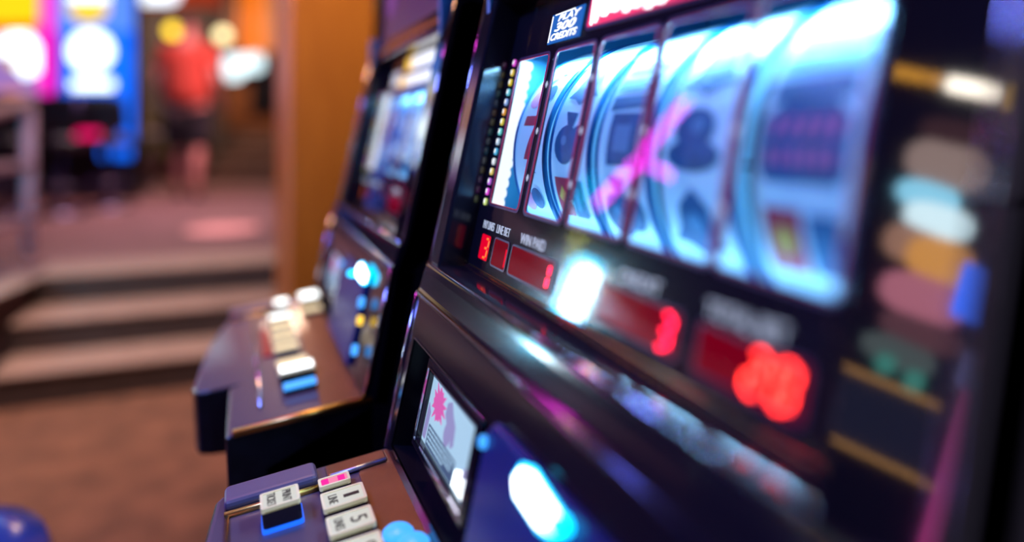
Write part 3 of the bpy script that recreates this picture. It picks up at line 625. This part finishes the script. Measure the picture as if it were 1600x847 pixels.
# person ----------------------------------------------------------
def skinned(name, verts, edges, rad, m, parent, root=0, sub=2):
    me = bpy.data.meshes.new(name); me.from_pydata(verts, edges, []); me.materials.append(m)
    o = bpy.data.objects.new(name, me); COL.objects.link(o); o.parent = parent
    sk = o.modifiers.new('skin', 'SKIN'); sk.use_smooth_shade = True
    for i, r in enumerate(rad):
        s = me.skin_vertices[0].data[i]; s.radius = r if isinstance(r, tuple) else (r, r); s.use_root = (i == root)
    b = o.modifiers.new('sub', 'SUBSURF'); b.levels = sub; b.render_levels = sub
    return o
def person(loc, rz, label):
    r = empty('person', loc, rz); tag(r, label, 'person')
    skin = mat('skin', (.55, .24, .22), .55, noise=.08, nscale=20)
    V = []; E = []; R = []
    def v(p, rad, link=None):
        V.append(p); R.append(rad)
        if link is not None: E.append((link, len(V)-1))
        return len(V)-1
    pel = v((0, 0, .96), (.16, .11)); bel = v((0, .0, 1.10), (.155, .105), pel); ch = v((0, .0, 1.30), (.175, .115), bel); up = v((0, -.01, 1.43), (.13, .085), ch)
    nk = v((0, .0, 1.51), .058, up); hd = v((0, .015, 1.60), (.075, .085), nk); ht = v((0, .02, 1.70), (.078, .095), hd); v((0, .01, 1.77), (.05, .06), ht)
    for s in (-1, 1):
        sh = v((s*.185, 0, 1.42), .062, up); el = v((s*.275, -.04, 1.15), .044, sh); wr = v((s*.245, .14, .96), .028, el); pa = v((s*.235, .19, .925), (.040, .018), wr)
        for k, (dx, ln) in enumerate(((-.030, .062), (-.010, .074), (.010, .070), (.028, .054))):
            f = v((s*(.235)+dx, .235, .905), .009, pa); f2 = v((s*.235+dx, .235+ln*.5, .885), .0085, f); v((s*.235+dx, .235+ln*.6, .885-ln*.45), .007, f2)
        th_ = v((s*.20, .20, .935), .011, pa); v((s*.18, .235, .915), .009, th_)
    for s, fy in ((-1, .10), (1, -.12)):
        hp = v((s*.10, 0, .90), .098, pel); kn = v((s*.11, fy*.5+.03, .50), .062, hp); cf = v((s*.11, fy*.8, .34), .056, kn); an = v((s*.11, fy, .09), .036, cf); v((s*.12, fy+.10, .05), (.042, .03), an)
    body = skinned('body', V, E, R, skin, r)
    shirt = mat('red_polo_cotton', (.42, .045, .030), .8, noise=.12, nscale=12)
    SV = [(0, 0, .86), (0, 0, 1.08), (0, 0, 1.30), (0, -.01, 1.44), (-.195, 0, 1.42), (-.255, -.03, 1.24), (.195, 0, 1.42), (.255, -.03, 1.24), (0, 0, 1.49)]
    skinned('polo_shirt', SV, [(0, 1), (1, 2), (2, 3), (3, 4), (4, 5), (3, 6), (6, 7), (3, 8)], [(.235, .18), (.225, .17), (.225, .155), (.15, .105), .085, .074, .085, .074, .072], shirt, r)
    sho = mat('black_shorts_cotton', (.012, .012, .022), .8, noise=.1)
    skinned('shorts', [(0, 0, .98), (-.105, 0, .84), (-.112, .045, .47), (.105, 0, .84), (.112, -.015, .47)], [(0, 1), (1, 2), (0, 3), (3, 4)], [(.20, .15), .135, .122, .135, .122], sho, r)
    hair = mat('dark_brown_hair', (.06, .03, .03), .7, bump=.5, bscale=60)
    skinned('hair', [(0, -.02, 1.64), (0, -.012, 1.71), (0, .0, 1.775)], [(0, 1), (1, 2)], [(.072, .075), (.088, .095), (.058, .07)], hair, r)
    for s in (-1, 1):
        bm = new(); lathe(bm, [(.001, -.012), (.02, -.008), (.026, 0), (.02, .008), (.001, .012)], (s*.092, .01, 1.635), 12, 'X'); obj('ear', bm, skin, body, smooth=True)
        bm = new(); lathe(bm, [(.001, -.01), (.010, -.004), (.010, .004), (.001, .01)], (s*.032, .108, 1.655), 10, 'Y'); obj('eye', bm, mat('eye', (.1, .07, .06), .3), body, smooth=True)
    bm = new(); slab(bm, [(-.016, .10, 1.60), (.016, .10, 1.60), (.006, .10, 1.655), (-.006, .10, 1.655)], (0, .03, -.004)); obj('nose', bm, skin, body, bevel=.006)
    bm = new(); slab(bm, [(-.026, .095, 1.575), (.026, .095, 1.575), (.014, .095, 1.566), (-.014, .095, 1.566)], (0, .012, 0)); obj('mouth', bm, mat('lips', (.4, .12, .12), .5), body, bevel=.003)
    shoe = mat('dark_shoe', (.05, .03, .035), .5)
    for s, fy in ((-1, .10), (1, -.12)):
        skinned('shoe', [(s*.11, fy-.03, .045), (s*.115, fy+.07, .045), (s*.12, fy+.16, .035)], [(0, 1), (1, 2)], [(.05, .045), (.05, .042), (.042, .030)], shoe, r, 0, 1)
person((-.44, 7.32, .39), -YAW+.15, 'person in red polo shirt and black shorts standing on the upper floor, back turned')
area('aisle_red_spot', (.9, 6.2, 2.7), (-.44, 7.3, 1.6), .3, (1, .40, .38), 14, spread=SP)

# background stairs, low wall, panels, globes ---------------------
sw = mat('brown_stair', (.21, .13, .095), .6, noise=.15, nscale=8); sn = mat('stair_edge', (.42, .30, .28), .5)
def at(x, y, l): # point x to the side, l deep, from (x0, y0) in the rotated background frame
    return None
bst = empty('trim_8', (-.38, 9.74, .39), -YAW); tag(bst, kind='structure')
for k in range(5):
    obj('stair', box(new(), 0, 1.3, .28*k, 2.2, .134*k, .134*(k+1)-.012), sw, bst); obj('stair_edge', box(new(), 0, 1.3, .28*k-.02, .28*k+.28, .134*(k+1)-.012, .134*(k+1)), sn, bst)
lw = empty('trim_9', (-1.30, 10.40, .39), -YAW); tag(lw, kind='structure')
obj('low_wall', box(new(), -.6, .95, 0, .15, 0, .62), mat('maroon_low_wall', (.055, .012, .022), .6, noise=.2, nscale=5), lw)

def globe(loc, label, col, s):
    r = empty('globe_light', loc); tag(r, label, 'light', 'globe lights above the person')
    obj('globe', lathe(new(), [(.001, -.085), (.055, -.066), (.082, -.03), (.088, 0), (.082, .03), (.055, .066), (.001, .085)], n=28), glow('globe_glass', col, s), r, smooth=True)
    obj('stem', tube(new(), [(0, 0, .08), (0, 0, 3.4-loc[2])], .012, 8), M['darkchrome'], r, smooth=True)
globe((-.776, 10.0, 2.36), 'yellow globe light hanging left of the person', (1, .66, .03), 3.2)
globe((-.171, 9.76, 2.30), 'cream globe light hanging right of the person', (1, .84, .42), 3.0)

r = empty('wall_monitor', (.069, 8.587, 1.79), -YAW); tag(r, 'glowing white-cyan screen hanging to the right of the person', 'screen')
obj('housing', box(new(), -.25, .25, .012, .10, -.17, .17), M['dark'], r, bevel=.02)
obj('screen', slab(new(), [(-.22, 0, .14), (.22, 0, .14), (.23, 0, .0), (.18, 0, -.05), (.02, 0, -.06), (-.05, 0, -.15), (-.18, 0, -.15), (-.23, 0, -.03)], (0, .012, 0)), glow('monitor_white_cyan', (.75, .95, 1), 1.9), r)
obj('drop_rod', tube(new(), [(0, .05, .17), (0, .05, 3.4-1.79)], .015, 8), M['darkchrome'], r, smooth=True)
r = empty('arcade_cabinet', (.288, 11.2, 1.06), -YAW); tag(r, 'cabinet with glowing orange upper panel on the landing beside the wooden pillar', 'arcade cabinet')
obj('cabinet', box(new(), -.50, .60, .03, .45, 0, 2.2), mat('orange_brown_cabinet', (.20, .065, .02), .5, noise=.4, nscale=4), r, bevel=.02)
obj('orange_panel', box(new(), -.29, .07, 0, .03, 1.20, 2.15), glow('orange_panel_light', (1, .20, .01), 1.05), r, bevel=.01)
obj('amber_side_panel', box(new(), .07, .33, 0, .03, 1.20, 2.15), glow('amber_panel_light', (.85, .25, .08), .75), r, bevel=.01)
obj('dark_screen', box(new(), -.10, .38, -.01, .03, .25, 1.15), M['dark'], r, bevel=.01)
area('landing_amber_fill', (.1, 10.0, 3.1), (-.1, 9.9, .6), .6, (1, .66, .46), 55)  # area light added to brighten the back stairs
area('back_wall_fill', (-1.2, 11.2, 3.2), (-1.2, 12.6, 1.2), 1.5, (1, .75, .6), 40)  # area light added to lift the wall behind the person
r = empty('hanging_sign', (-.86, 8.95, 2.66), -YAW); tag(r, 'white and cyan glowing sign on red hanging panel at the top left', 'sign')
obj('sign_board', box(new(), -.38, .72, .02, .10, -.16, .42), glow('red_orange_board', (.50, .045, .012), .7), r, bevel=.02)
obj('sign_face', slab(new(), [(-.24, 0, .3), (.26, 0, .3), (.24, 0, -.08), (.16, 0, -.13), (-.18, 0, -.13), (-.25, 0, -.06)], (0, .02, 0)), glow('sign_white_cyan', (.8, .9, 1), 2.2), r)
obj('sign_hanger', tube(new(), [(0, .06, .42), (0, .06, 3.4-2.66)], .02, 8), M['darkchrome'], r, smooth=True)
r = empty('pedestal_table', (-.95, 8.9, .39), -YAW); tag(r, 'small round table with pale blue-grey top in front of the maroon low wall', 'table')
obj('tabletop', lathe(new(), [(.20, .60), (.21, .63), (.20, .66)], n=28), mat('pale_blue_top', (.28, .38, .42), .3), r)
obj('pedestal', tube(new(), [(0, 0, .02), (0, 0, .60)], .03), M['darkchrome'], r, smooth=True); obj('base', lathe(new(), [(.16, 0), (.16, .02), (.03, .04)], n=24), M['darkchrome'], r, smooth=True)
r = empty('potted_plant', (-1.05, 9.75, .39), -YAW); tag(r, 'olive green potted plant behind the round table', 'plant')
obj('pot', lathe(new(), [(.10, 0), (.15, .30), (.16, .32), (.13, .32)], n=24), mat('grey_pot', (.2, .17, .15), .6), r, smooth=True)
bm = new()
for k in range(70):
    a = random.uniform(0, 2*PI); e = random.uniform(.2, 1.35); L_ = random.uniform(.3, .75); d = Vector((math.cos(a)*math.cos(e), math.sin(a)*math.cos(e), math.sin(e))); s = Vector((-math.sin(a), math.cos(a), 0))*.03
    b = Vector((0, 0, .3)); m1 = b+d*L_*.55; slab(bm, [b-s*.2, m1-s, b+d*L_, m1+s], (0, .002, .002))
obj('leaves', bm, mat('olive_leaf', (.20, .20, .07), .6, noise=.3), r)
# warm light pool on the upper floor
l = bpy.data.lights.new('floor_spot', 'SPOT'); l.energy = 1100; l.color = (1, .50, .50); l.spot_size = math.radians(11); l.spot_blend = .15; l.shadow_soft_size = .01
o = bpy.data.objects.new('floor_spot', l); COL.objects.link(o); o.location = (-.10, 4.98, 2.9)
o.rotation_euler = (Vector((-.09, 5.03, .39))-Vector(o.location)).to_track_quat('-Z', 'Y').to_euler()

# ------------------------------------------------------------------ unseen lit objects, added to mirror in the glass, polished stile and side
ang = math.atan2(.783, .622)
def art(r, nm, a0, a1, z0, z1, m, y0=-.02, y1=.0, bev=.006): return obj(nm, box(new(), a0, a1, y0, y1, z0, z1), m, r, bevel=bev)
r = empty('reflection_cabinet', (-.87, 1.07, 0), ang-0); tag(r, 'unseen upright cabinet added across the aisle, lit panels made to mirror in the stile', 'slot machine')  # lit panels shaped for the reflection wanted in the right stile
art(r, 'cabinet', -.42, .20, 0, 1.95, M['dark'], .0, .5, .02)
g = lambda n, c, s_: glow(n, c, s_)
art(r, 'lit_strip', -.115, .0, 1.655, 1.690, g('strip_light', (1, .9, .75), 12))
for a in (.10, .075, .05, .022): art(r, 'amber_lamp', a-.010, a+.010, 1.66, 1.69, g('amber_lamp', (1, .45, .04), 4))
for a in (-.135, -.165): art(r, 'amber_lamp', a-.013, a+.013, 1.64, 1.70, g('yellow_lamp', (1, .6, .03), 7))
def oval(r, nm, ca, cz, ra, rz, m, y0=-.02, sq=.8): return disc(r, nm, ca, cz, ra, rz, y0, .0, m, 24, sq)
oval(r, 'cream_panel', -.055, 1.488, .085, .050, g('cream_panel_light', (.62, .44, .38), 2.6)); oval(r, 'dark_panel', -.05, 1.56, .07, .03, g('brown_panel_light', (.3, .12, .10), .7))
oval(r, 'white_panel', -.035, 1.41, .062, .030, g('cyan_panel_light', (.30, .75, 1), 5.5)); oval(r, 'white_panel', -.070, 1.365, .070, .032, g('white_panel_light', (.70, .92, 1), 6.5), -.025)
oval(r, 'orange_panel', -.095, 1.285, .068, .045, g('orange_panel_light2', (1, .45, .10), 3.8)); oval(r, 'cream_panel', -.03, 1.30, .050, .04, g('peach_panel_light', (.8, .42, .28), 2.2), -.015)
oval(r, 'pink_panel', -.085, 1.20, .085, .045, g('pink_panel_light', (.85, .28, .38), 2.8)); oval(r, 'mauve_panel', -.10, 1.13, .08, .03, g('mauve_panel_light', (.35, .14, .16), 1.5))
art(r, 'blue_panel', -.205, -.135, 1.185, 1.295, g('blue_panel_light', (.04, .16, 1), 11), -.04)
oval(r, 'button_shelf', -.07, 1.075, .07, .03, g('grey_shelf_light', (.28, .36, .34), 1.3)); oval(r, 'teal_lamp', -.055, 1.045, .018, .02, g('teal_lamp_light', (.15, .75, .6), 1.6), -.03); oval(r, 'teal_lamp', -.11, 1.035, .018, .02, g('teal_lamp_light', (.15, .75, .6), 1.6), -.03)
art(r, 'gold_trim', -.17, .02, 1.006, 1.012, g('gold_trim_light', (1, .5, .15), 3.4)); art(r, 'gold_trim', -.2, .0, .862, .868, g('gold_trim_light', (1, .5, .15), 3))
art(r, 'navy_door', -.18, .02, .875, 1.0, g('navy_door_light', (.05, .06, .12), .9), -.01)
art(r, 'magenta_column', -.235, -.195, .75, 1.09, g('magenta_column_light', (.9, .10, .45), 3.0)); art(r, 'lilac_cap', -.235, -.18, 1.06, 1.13, g('lilac_cap_light', (.35, .35, .9), 2.2), -.03)
r = empty('lavender_reflection_panel', (1.35, -.75, 0), 2.2+PI/2); tag(r, 'unseen lavender light panel added behind the camera to mirror in the cabinet side', 'wall panel')  # glowing panel added only for its reflection in the cabinet side
obj('panel', box(new(), -.5, .5, 0, .06, .9, 1.75), g('lavender_panel_light', (.40, .34, .52), .9), r, bevel=.01)
obj('lower_panel', box(new(), -.5, .5, 0, .06, 0, .88), g('dim_lavender_panel_light', (.30, .26, .42), .9), r, bevel=.01)
obj('blue_strip', box(new(), -.3, .3, .06, .08, .45, .55), g('blue_strip_light', (.4, .75, 1), 8), r, bevel=.01)
r = empty('reflection_neon', (-1.261, 2.909, 1.6)); tag(r, 'unseen magenta neon strokes added over the aisle to mirror in the reel glass', 'sign')  # strokes added for the streak reflected across the reels
nm_ = g('magenta_neon', (1, .03, .85), 32); o0 = Vector((-1.261, 2.909, 1.6))
for p, q in (((-1.284, 2.758, 1.93), (-1.26, 2.905, 1.62)), ((-1.255, 2.915, 1.59), (-1.203, 3.037, 1.32)), ((-1.27, 2.90, 1.60), (-1.39, 2.80, 1.575))):
    obj('neon_stroke', tube(new(), [Vector(p)-o0, Vector(q)-o0], .017, 10), nm_, r, smooth=True)
obj('cyan_stroke', tube(new(), [Vector((-1.128, 3.069, 1.44))-o0, Vector((-1.15, 3.09, 1.27))-o0], .018, 10), g('cyan_neon', (.0, .7, 1), 10), r, smooth=True)
obj('sign_rod', tube(new(), [(-.0, .0, .02), (-.0, .0, 3.4-1.6)], .008, 8), M['darkchrome'], r, smooth=True)
r = empty('reflection_lamp', (-1.27, 3.03, .39), -.5); tag(r, 'unseen lamp with white face and cyan rim added to mirror below the reels', 'lamp')  # lamp added for the white patch reflected under the reels
obj('post', tube(new(), [(0, .02, 0), (0, .02, .64)], .015), M['darkchrome'], r, smooth=True)
obj('rim', box(new(), -.12, .12, -.02, .0, .34, .665), g('cyan_rim_light', (.0, .62, 1), 26), r, bevel=.02)
obj('lamp_face', box(new(), -.070, .070, -.035, -.02, .385, .625), g('white_lamp_face', (.9, .97, 1), 60), r, bevel=.02)
for k, z in enumerate((.66, .74)): obj('yellow_bulb', lathe(new(), [(.001, -.03), (.022, -.02), (.03, 0), (.022, .02), (.001, .03)], (.13+.03*k, 0, z), 16), g('yellow_bulb_light', (.8, .85, .08), 5), r, smooth=True)
